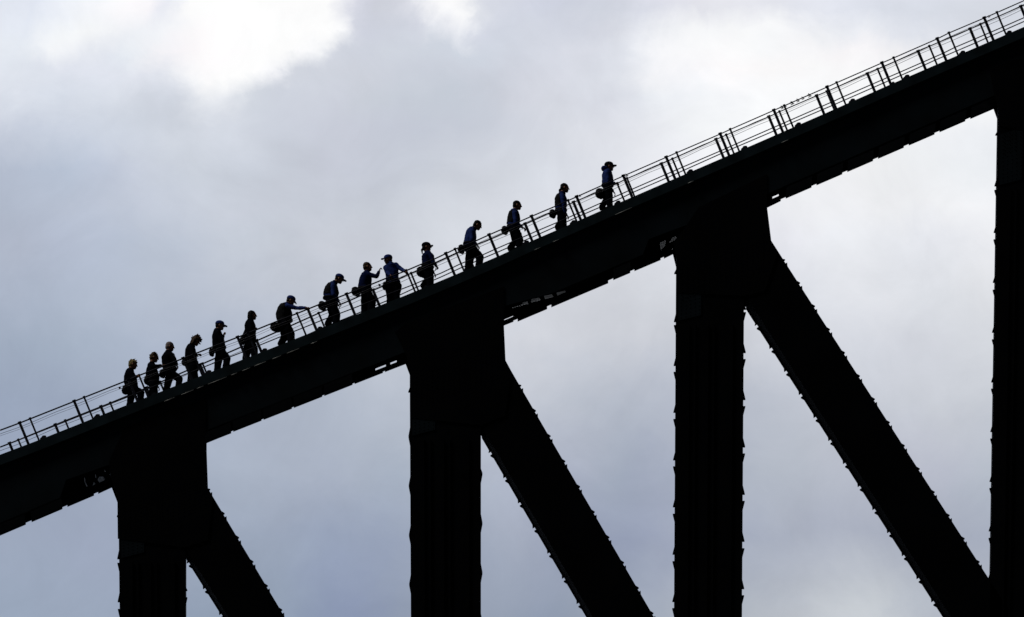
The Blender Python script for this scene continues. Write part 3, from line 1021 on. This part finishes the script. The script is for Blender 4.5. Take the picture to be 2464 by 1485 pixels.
K = dict
PEOPLE = [
    K(c=1, head=(314, 672), neck=(287, 748), tilt=.22, torso=[(262, 775, 62), (258, 850, 92), (272, 930, 108), (285, 1005, 100), (285, 1075, 80)],
      arms=[K(p=[(275, 810), (305, 890), (385, 862)], hy=.10)], hip=(285, 1085), knees=[(445, 1130), (275, 1260)], ankles=[440, 215],
      hair=('tousled', 'blond'), top=M_BLACK, bag=(185, 1085, 52, 66), knob=(95, 1055), bagtilt=.4,
      label='blond person in a dark jacket, last in the line, hand on the handrail', baglabel='small black bag with a round clip behind the blond climber'),
    K(c=1, head=(662, 560), neck=(635, 640), tilt=.20, torso=[(605, 690, 58), (615, 755, 88), (632, 850, 105), (642, 930, 100), (650, 1000, 76)],
      arms=[K(p=[(640, 700), (705, 705), (775, 688)], hy=.35)], hip=(650, 1005), knees=[(668, 1130), (628, 1130)], ankles=[665, 610],
      hair=('tousled', 'sandy'), shades=True, top=M_BLACK, bag=(555, 925, 62, 70), bagtilt=.3,
      label='sandy haired person in sunglasses reaching a hand forward to the rail', baglabel='black bag behind the climber in sunglasses with sandy hair'),
    K(c=1, head=(922, 378), neck=(908, 455), tilt=.15, torso=[(890, 480, 66), (893, 545, 108), (900, 620, 112), (912, 705, 108), (920, 785, 98)],
      arms=[K(p=[(955, 520), (1000, 605), (1030, 670)], bend=1.3)], hip=(918, 825), knees=[(1075, 905), (880, 1000)], ankles=[1050, 805],
      hair=('short', 'white'), top=M_BLACK, bag=(795, 820, 50, 62), bagtilt=.2,
      label='white haired person in a black jacket striding up with one fist held in front', baglabel='small black bag behind the white haired climber'),
    K(c=1, head=(1345, 285), neck=(1300, 352), tilt=.45, torso=[(1262, 375, 62), (1258, 435, 86), (1262, 510, 95), (1272, 595, 92), (1290, 690, 92)],
      arms=[K(p=[(1280, 425), (1305, 530), (1360, 515)])], hip=(1298, 720), knees=[(1330, 860), (1265, 870)], ankles=[1345, 1240],
      hair=('curly', 'brown'), top=M_BLACK, bag=(1165, 620, 48, 62), bagtilt=.5,
      label='person with windblown curly brown hair bending forward over the climb', baglabel='black bag behind the curly haired climber'),
    K(c=1, head=(1742, 32), neck=(1718, 100), tilt=.12, torso=[(1692, 130, 66), (1700, 200, 84), (1712, 275, 98), (1722, 350, 102), (1735, 430, 98)],
      arms=[K(p=[(1700, 165), (1765, 285), (1796, 195)], bend=2.0)], hip=(1740, 455), knees=[(1862, 560), (1712, 620)], ankles=[1815, 1685], legw=1.05,
      hair=('none', 'dark'), cap=M_CAPB, captilt=0, top=M_BLACK, bag=(1605, 470, 42, 58), bagtilt=.1,
      label='person in a blue cap and black jacket holding a fist up at the chest', baglabel='black bag behind the climber in a black jacket with a raised fist'),
    K(c=2, head=(350, 642), neck=(330, 728), tilt=.02, torso=[(303, 760, 80), (307, 830, 100), (310, 920, 104), (295, 1010, 122), (275, 1100, 140)],
      arms=[K(p=[(320, 800), (325, 930), (372, 905)], bend=1.3)], hip=(290, 1130), knees=[(385, 1280), (245, 1330)], ankles=[415, 205], legw=1.1,
      hair=('bob', 'dark'), top=M_BLACK, bag=(165, 1115, 62, 70), bagtilt=.8,
      label='upright person with dark chin length hair and a long black jacket', baglabel='black bag at the back of the climber with dark chin length hair'),
    K(c=2, head=(1085, 362), neck=(1035, 420), tilt=.35, torso=[(985, 450, 90), (958, 525, 122), (955, 610, 148), (960, 700, 134), (978, 785, 90)],
      arms=[K(p=[(1030, 465), (1200, 500), (1375, 497)], hy=.06, bend=.7)], hip=(975, 830), knees=[(1085, 1000), (965, 1060)], ankles=[1095, (890, 1190)], legw=1.15, depth=1.05,
      hair=('none', 'dark'), cap=M_CAPB, brimtilt=.9, briml=.07, top=M_BLUE, vest=True, vestlen=5, bag=(800, 865, 108, 80), bagtilt=.2,
      label='person in a blue cap leaning with a straight arm stretched to the handrail', baglabel='large black bag behind the climber with the straight outstretched arm'),
    K(c=3, head=(590, 588), neck=(528, 640), tilt=.40, torso=[(472, 685, 76), (455, 745, 106), (447, 810, 126), (438, 880, 122), (435, 960, 92)],
      arms=[K(p=[(478, 720), (490, 865), (580, 985)], hy=.45)], hip=(440, 1010), knees=[(545, 1190), (475, 1230)], ankles=[530, (380, 1390)], legw=1.1,
      hair=('none', 'dark'), cap=M_CAPB, brimtilt=.1, top=M_BLUE, vest=True, bag=(292, 1060, 74, 70), bagtilt=.5,
      label='person in a blue cap looking down, one arm lowered to the rail', baglabel='black bag behind the climber in a blue cap who looks down'),
    K(c=3, head=(1092, 375), neck=(1085, 455), tilt=-.05, torso=[(1068, 495, 76), (1060, 560, 100), (1047, 640, 110), (1035, 720, 114), (1042, 790, 105)],
      arms=[K(p=[(1120, 510), (1250, 545), (1290, 455)], hy=.42, point=True)], hip=(1060, 830), knees=[(1178, 945), (1045, 990)], ankles=[1125, 1035], legw=1.15,
      hair=('short', 'brown'), top=M_NAVY, bag=(885, 808, 80, 72), bagtilt=.3,
      label='brown haired person raising a hand with a finger pointed up', baglabel='black bag behind the climber with the raised pointing finger'),
    K(c=3, head=(1450, 245), neck=(1480, 310), tilt=.15, yaw=math.pi + .5, frontal=True, torso=[(1498, 335, 84), (1500, 400, 118), (1520, 480, 114), (1525, 560, 108), (1540, 660, 124)],
      arms=[K(p=[(1590, 335), (1690, 415), (1772, 462)], hy=.08, s=-1), K(p=[(1410, 385), (1432, 470), (1490, 520)], hy=.36, s=-1)], hip=(1545, 720), knees=[(1600, 850), (1490, 850)], ankles=[1605, 1480], legw=1.1,
      hair=('none', 'brown'), cap=M_CAPB, brimtilt=.1, top=M_BLUE, bag=(1415, 712, 64, 70), knob=(1300, 695), bagtilt=.3,
      label='person in a blue cap turned back downhill with one arm resting on the rail', baglabel='black bag with a clip at the hip of the climber who faces downhill'),
    K(c=4, head=(472, 712), neck=(485, 800), tilt=-.05, torso=[(492, 835, 84), (493, 890, 118), (500, 960, 116), (490, 1040, 106), (487, 1120, 98)],
      arms=[K(p=[(555, 880), (598, 1000), (645, 1055)], bend=1.2)], hip=(490, 1165), knees=[(540, 1310), (490, 1340)], ankles=[545, (405, 1455)], legw=1.1,
      hair=('tail', 'dark'), cap=M_CAPK, brimtilt=-.15, briml=.075, top=M_NAVY, bag=(385, 1180, 104, 98), bagtilt=.2, loop=[(655, 1080), (640, 1150), (615, 1170), (590, 1140), (570, 1090)],
      label='person with cap and ponytail, a loop of lanyard hanging from the hand', baglabel='large black bag behind the climber with the cap, ponytail and lanyard loop'),
    K(c=4, head=(1442, 298), neck=(1385, 352), tilt=.45, torso=[(1330, 380, 78), (1317, 440, 98), (1308, 520, 106), (1290, 605, 112), (1290, 690, 112)],
      arms=[K(p=[(1330, 430), (1335, 580), (1420, 665)])], hip=(1312, 755), knees=[(1485, 895), (1285, 965)], ankles=[1440, 1225], legw=1.15,
      hair=('short', 'dark'), top=M_BLUE, bag=(1135, 748, 68, 76), bagtilt=.4,
      label='dark haired person in a blue shirt, head bowed, taking a long stride', baglabel='black bag behind the bowed climber taking a long stride'),
    K(c=5, head=(556, 455), neck=(522, 535), tilt=.10, torso=[(495, 565, 74), (492, 625, 96), (492, 700, 106), (482, 780, 106), (490, 860, 100)],
      arms=[K(p=[(510, 600), (528, 760), (640, 835)], hy=.5)], hip=(500, 900), knees=[(600, 1060), (525, 1090)], ankles=[575, (425, 1215)], legw=1.05,
      hair=('short', 'dark'), top=M_BLUE, vest=True, bag=(335, 892, 62, 66), bagtilt=.4,
      label='short haired person in blue shirt and dark vest, third from the front of the line', baglabel='black bag behind the short haired climber third from the front'),
    K(c=5, head=(1395, 148), neck=(1370, 228), tilt=.10, torso=[(1328, 270, 74), (1322, 330, 98), (1326, 410, 98), (1322, 490, 95), (1330, 570, 95)],
      arms=[K(p=[(1350, 300), (1378, 440), (1402, 595)])], hip=(1338, 605), knees=[(1372, 760), (1320, 755)], ankles=[1375, (1262, 840)],
      hair=('tail', 'dark'), top=M_BLUE, vest=True, bag=(1180, 600, 62, 68), bagtilt=.3,
      label='person with dark tied hair and arm straight down, second from the front of the line', baglabel='black bag behind the climber with dark tied hair second from the front'),
    K(c=6, head=(690, 348), neck=(668, 420), tilt=-.02, torso=[(652, 450, 88), (648, 520, 106), (655, 600, 114), (650, 680, 110), (655, 770, 102)],
      arms=[K(p=[(640, 500), (665, 660), (795, 685)], bend=.9)], hip=(660, 815), knees=[(692, 980), (630, 1030)], ankles=[705, (530, 1195)],
      hair=('none', 'dark'), cap=M_CAPK, brimtilt=-.05, shades=True, hood=(578, 385), top=M_BLUE, bag=(495, 898, 90, 98), bagtilt=.3,
      label='person in a black cap and sunglasses leading the line at its uphill end', baglabel='large round black bag behind the capped climber leading the line'),
]
for sp in PEOPLE:
    make_person(sp)

# ------------------------------------------------------------------ water far below
bm = bmesh.new()
bmesh.ops.create_grid(bm, x_segments=8, y_segments=8, size=9000)
o = link('water', bm, M_WATER)
o['kind'] = 'structure'

# ------------------------------------------------------------------ sky and light
SUN_EL, SUN_AZ = math.radians(52), math.radians(-108)     # azimuth from +Y, towards +X
sd = bpy.data.lights.new('sun', 'SUN')
sd.energy = 1.2
sd.angle = math.radians(10)
sd.color = (1.0, 0.95, 0.88)
so = bpy.data.objects.new('sun', sd)
COL.objects.link(so)
sdir = Vector((math.sin(SUN_AZ) * math.cos(SUN_EL), math.cos(SUN_AZ) * math.cos(SUN_EL), math.sin(SUN_EL)))
so.rotation_euler = sdir.to_track_quat('Z', 'Y').to_euler()

world = bpy.data.worlds.new('World')
SC.world = world
world.use_nodes = True
nt = world.node_tree
nt.nodes.clear()
nn = nt.nodes.new
lk = nt.links.new


def val(sock, v):
    if hasattr(v, 'is_output') or isinstance(v, bpy.types.NodeSocket):
        lk(v, sock)
    else:
        sock.default_value = v


def math_(op, a, b=0.0, c=0.0, clamp=False):
    n = nn('ShaderNodeMath')
    n.operation = op
    n.use_clamp = clamp
    val(n.inputs[0], a)
    val(n.inputs[1], b)
    val(n.inputs[2], c)
    return n.outputs[0]


out = nn('ShaderNodeOutputWorld')
bg = nn('ShaderNodeBackground')
bg.inputs['Strength'].default_value = 0.1
lk(bg.outputs[0], out.inputs[0])
tc = nn('ShaderNodeTexCoord')
DIRV = tc.outputs['Generated']
sep = nn('ShaderNodeSeparateXYZ')
lk(DIRV, sep.inputs[0])
yy = math_('MAXIMUM', sep.outputs['Y'], 0.25)
uu = math_('DIVIDE', sep.outputs['X'], yy)
ww = math_('DIVIDE', sep.outputs['Z'], yy)
U0 = math_('ADD', math_('MULTIPLY', uu, FPX * math.cos(PITCH) / W), 0.5)
V0 = math_('SUBTRACT', 0.5, math_('MULTIPLY', math_('SUBTRACT', ww, math.tan(PITCH)), FPX * math.cos(PITCH) ** 2 / H))
comb = nn('ShaderNodeCombineXYZ')
lk(math_('MULTIPLY', U0, W / H), comb.inputs[0])
lk(V0, comb.inputs[1])


def fbm(scale, detail, rough, off=0.0, dist=0.0):
    n = nn('ShaderNodeTexNoise')
    n.noise_dimensions = '3D'
    n.inputs['Scale'].default_value = scale
    n.inputs['Detail'].default_value = detail
    n.inputs['Roughness'].default_value = rough
    n.inputs['Distortion'].default_value = dist
    mp = nn('ShaderNodeMapping')
    mp.inputs['Location'].default_value = (off, off * .7, off * .3)
    lk(comb.outputs[0], mp.inputs[0])
    lk(mp.outputs[0], n.inputs['Vector'])
    return n.outputs['Fac']


n1 = fbm(2.6, 7, 0.55, 3.1, 0.3)
n2 = fbm(2.6, 7, 0.55, 11.7, 0.3)
n3 = fbm(4.5, 9, 0.62, 21.3, 0.6)
n4 = fbm(9.0, 8, 0.62, 5.3, 0.4)
n5 = fbm(9.0, 8, 0.62, 15.9, 0.4)
n6 = fbm(1.7, 6, 0.55, 31.7, 0.5)
U = math_('ADD', math_('ADD', U0, math_('MULTIPLY', math_('SUBTRACT', n1, 0.5), 0.085)), math_('MULTIPLY', math_('SUBTRACT', n4, 0.5), 0.075))
V = math_('ADD', math_('ADD', V0, math_('MULTIPLY', math_('SUBTRACT', n2, 0.5), 0.085)), math_('MULTIPLY', math_('SUBTRACT', n5, 0.5), 0.09))

ROWS = [
    (10, [(30, 230, 235, 246), (200, 246, 248, 252), (330, 253, 251, 254), (400, 236, 238, 246), (460, 255, 255, 255), (800, 255, 255, 255), (870, 222, 224, 234), (950, 206, 209, 219), (1050, 224, 226, 234), (1110, 253, 253, 254), (1160, 224, 227, 235), (1300, 208, 212, 225), (1450, 205, 209, 220), (1600, 222, 224, 234), (1700, 230, 231, 238), (1900, 228, 230, 238), (2100, 221, 225, 235), (2400, 216, 220, 229)]),
    (65, [(30, 234, 239, 249), (150, 249, 251, 253), (300, 244, 246, 251), (400, 246, 248, 252), (500, 255, 253, 254), (650, 255, 255, 255), (800, 255, 255, 255), (850, 246, 247, 250), (885, 213, 216, 227), (1000, 206, 210, 221), (1060, 216, 219, 229), (1110, 234, 236, 242), (1150, 212, 216, 227), (1300, 208, 212, 223), (1450, 210, 213, 223), (1570, 232, 234, 240), (1680, 248, 249, 251), (1950, 244, 245, 248), (2150, 228, 231, 239), (2400, 218, 222, 231)]),
    (115, [(30, 235, 240, 248), (120, 249, 251, 254), (240, 231, 235, 244), (330, 240, 244, 250), (450, 252, 249, 252), (600, 255, 255, 255), (745, 254, 254, 255), (790, 238, 240, 244), (825, 211, 215, 225), (1000, 207, 212, 222), (1150, 207, 213, 224), (1350, 213, 216, 226), (1500, 222, 225, 233), (1580, 244, 245, 249), (1720, 254, 254, 255), (1850, 249, 250, 252), (2050, 250, 248, 250), (2250, 236, 238, 243), (2463, 226, 229, 236)]),
    (165, [(30, 228, 233, 242), (150, 228, 232, 242), (300, 226, 230, 240), (420, 232, 235, 243), (490, 253, 253, 254), (630, 254, 254, 255), (680, 240, 241, 246), (715, 213, 217, 226), (900, 206, 210, 220), (1100, 204, 209, 220), (1300, 210, 213, 223), (1500, 222, 225, 233), (1600, 244, 245, 249), (1750, 254, 252, 253), (2100, 250, 251, 252)]),
    (224, [(30, 223, 228, 238), (150, 218, 224, 235), (300, 220, 225, 235), (430, 212, 217, 227), (490, 232, 235, 241), (560, 230, 233, 239), (620, 211, 216, 225), (800, 204, 208, 219), (900, 201, 206, 216), (1100, 199, 205, 216), (1250, 206, 209, 219), (1400, 212, 215, 224), (1500, 219, 222, 231), (1600, 234, 237, 243), (1800, 249, 250, 252), (2100, 250, 251, 252)]),
    (310, [(30, 200, 207, 221), (200, 204, 211, 224), (400, 208, 214, 225), (540, 215, 220, 230), (680, 205, 210, 221), (850, 200, 204, 216), (1050, 197, 202, 214), (1250, 206, 210, 220), (1400, 216, 219, 227), (1550, 229, 231, 238), (1700, 243, 245, 248), (1900, 248, 249, 251), (2300, 240, 242, 246)]),
    (404, [(30, 181, 190, 207), (150, 184, 194, 211), (300, 195, 202, 217), (420, 204, 210, 221), (550, 205, 211, 222), (700, 197, 202, 213), (850, 198, 202, 214), (1000, 201, 206, 217), (1150, 208, 212, 221), (1300, 215, 219, 227), (1400, 220, 223, 231), (1550, 232, 234, 240), (1700, 240, 241, 246), (2050, 246, 247, 249), (2350, 236, 239, 243)]),
    (500, [(30, 180, 189, 206), (250, 189, 197, 213), (500, 199, 205, 217), (700, 200, 205, 216), (900, 201, 206, 216), (1100, 212, 216, 224), (1300, 218, 221, 229), (1500, 226, 228, 234), (1900, 238, 239, 243), (2150, 242, 243, 246), (2380, 242, 243, 246)]),
    (584, [(30, 179, 187, 204), (200, 182, 191, 209), (350, 186, 195, 211), (500, 193, 200, 213), (650, 199, 205, 216), (800, 203, 207, 217), (950, 205, 209, 218), (1060, 213, 217, 225), (1300, 216, 219, 226), (1600, 221, 223, 230), (1870, 230, 231, 238), (2000, 236, 238, 243), (2250, 232, 234, 240), (2380, 237, 238, 242)]),
    (700, [(30, 171, 181, 199), (250, 177, 187, 204), (450, 186, 194, 209), (650, 194, 200, 212), (900, 200, 205, 215), (1300, 209, 212, 220), (1600, 212, 215, 222), (1870, 218, 221, 228), (2050, 224, 226, 232), (2250, 222, 225, 231), (2380, 226, 228, 233)]),
    (815, [(30, 162, 174, 193), (200, 167, 179, 197), (380, 173, 183, 201), (560, 178, 187, 204), (800, 190, 197, 210), (1230, 205, 208, 216), (1400, 207, 210, 218), (1600, 203, 206, 214), (1800, 205, 208, 216), (2050, 213, 216, 224), (2200, 212, 215, 223), (2380, 215, 218, 224)]),
    (960, [(30, 154, 166, 187), (250, 160, 171, 191), (600, 173, 182, 199), (900, 182, 190, 204), (1230, 194, 199, 210), (1400, 188, 194, 206), (1600, 182, 188, 201), (1850, 190, 195, 206), (2150, 201, 205, 214), (2380, 203, 207, 215)]),
    (1140, [(30, 154, 165, 186), (510, 168, 178, 195), (700, 171, 180, 197), (850, 172, 181, 198), (980, 168, 178, 194), (1180, 176, 184, 200), (1370, 168, 175, 193), (1500, 162, 171, 188), (1600, 164, 172, 190), (1800, 178, 185, 198), (1950, 184, 190, 202), (2220, 188, 192, 206), (2370, 186, 193, 205)]),
    (1290, [(30, 156, 167, 187), (250, 157, 167, 188), (510, 158, 169, 188), (700, 156, 167, 187), (900, 152, 163, 185), (1180, 160, 169, 187), (1300, 160, 168, 186), (1450, 150, 159, 181), (1600, 156, 164, 184), (1850, 168, 175, 191), (2050, 173, 179, 194), (2350, 170, 177, 193)]),
    (1470, [(30, 153, 166, 186), (270, 154, 166, 186), (450, 144, 157, 177), (690, 145, 158, 178), (850, 141, 153, 180), (970, 146, 157, 178), (1160, 150, 160, 178), (1300, 145, 156, 176), (1390, 150, 160, 177), (1550, 165, 174, 189), (1610, 168, 176, 190), (1800, 178, 184, 194), (1950, 188, 193, 201), (2080, 198, 203, 209), (2200, 186, 192, 202), (2400, 178, 184, 196)]),
]


def lin(c):
    c /= 255.0
    return c / 12.92 if c <= 0.04045 else ((c + 0.055) / 1.055) ** 2.4


ramps = []
for y, cs in ROWS:
    r = nn('ShaderNodeValToRGB')
    r.color_ramp.interpolation = 'CARDINAL'
    el = r.color_ramp.elements
    while len(el) < len(cs):
        el.new(0.5)
    for i, c in enumerate(cs):
        el[i].position = c[0] / W
        el[i].color = [lin(v) for v in c[1:]] + [1]
    lk(U, r.inputs[0])
    ramps.append((y / H, r.outputs[0]))
cur = ramps[0][1]
for (ya, _), (yb, colr) in zip(ramps, ramps[1:]):
    mr = nn('ShaderNodeMapRange')
    mr.interpolation_type = 'LINEAR'
    mr.inputs['From Min'].default_value = ya
    mr.inputs['From Max'].default_value = yb
    lk(V, mr.inputs['Value'])
    mx = nn('ShaderNodeMix')
    mx.data_type = 'RGBA'
    lk(mr.outputs[0], mx.inputs[0])
    lk(cur, mx.inputs[6])
    lk(colr, mx.inputs[7])
    cur = mx.outputs[2]
# fine billow in the cloud
bil = math_('ADD', math_('ADD', 1.0, math_('MULTIPLY', math_('SUBTRACT', n3, 0.5), 0.30)), math_('MULTIPLY', math_('SUBTRACT', n6, 0.5), 0.14))
vm = nn('ShaderNodeVectorMath')
vm.operation = 'SCALE'
lk(cur, vm.inputs[0])
# unseen sky dimmed away from the view so the steel stays near black
dp = nn('ShaderNodeVectorMath')
dp.operation = 'DOT_PRODUCT'
lk(DIRV, dp.inputs[0])
dp.inputs[1].default_value = FWD
mr = nn('ShaderNodeMapRange')
mr.interpolation_type = 'SMOOTHSTEP'
mr.inputs['From Min'].default_value = math.cos(math.radians(42))
mr.inputs['From Max'].default_value = math.cos(math.radians(7))
mr.inputs['To Min'].default_value = 0.03
mr.inputs['To Max'].default_value = 1.0
lk(dp.outputs['Value'], mr.inputs['Value'])
lk(math_('MULTIPLY', math_('MULTIPLY', bil, mr.outputs[0]), 10.0), vm.inputs['Scale'])
sky = nn('ShaderNodeTexSky')
sky.sky_type = 'NISHITA'
sky.sun_disc = False
sky.sun_elevation = SUN_EL
sky.sun_rotation = SUN_AZ
mx = nn('ShaderNodeMix')
mx.data_type = 'RGBA'
mx.inputs[0].default_value = 0.985          # share of the sky that cloud covers
lk(sky.outputs[0], mx.inputs[6])
lk(vm.outputs[0], mx.inputs[7])
lk(mx.outputs[2], bg.inputs['Color'])

SC.view_settings.view_transform = 'Standard'
SC.view_settings.look = 'None'
SC.view_settings.exposure = 0
SC.view_settings.gamma = 1
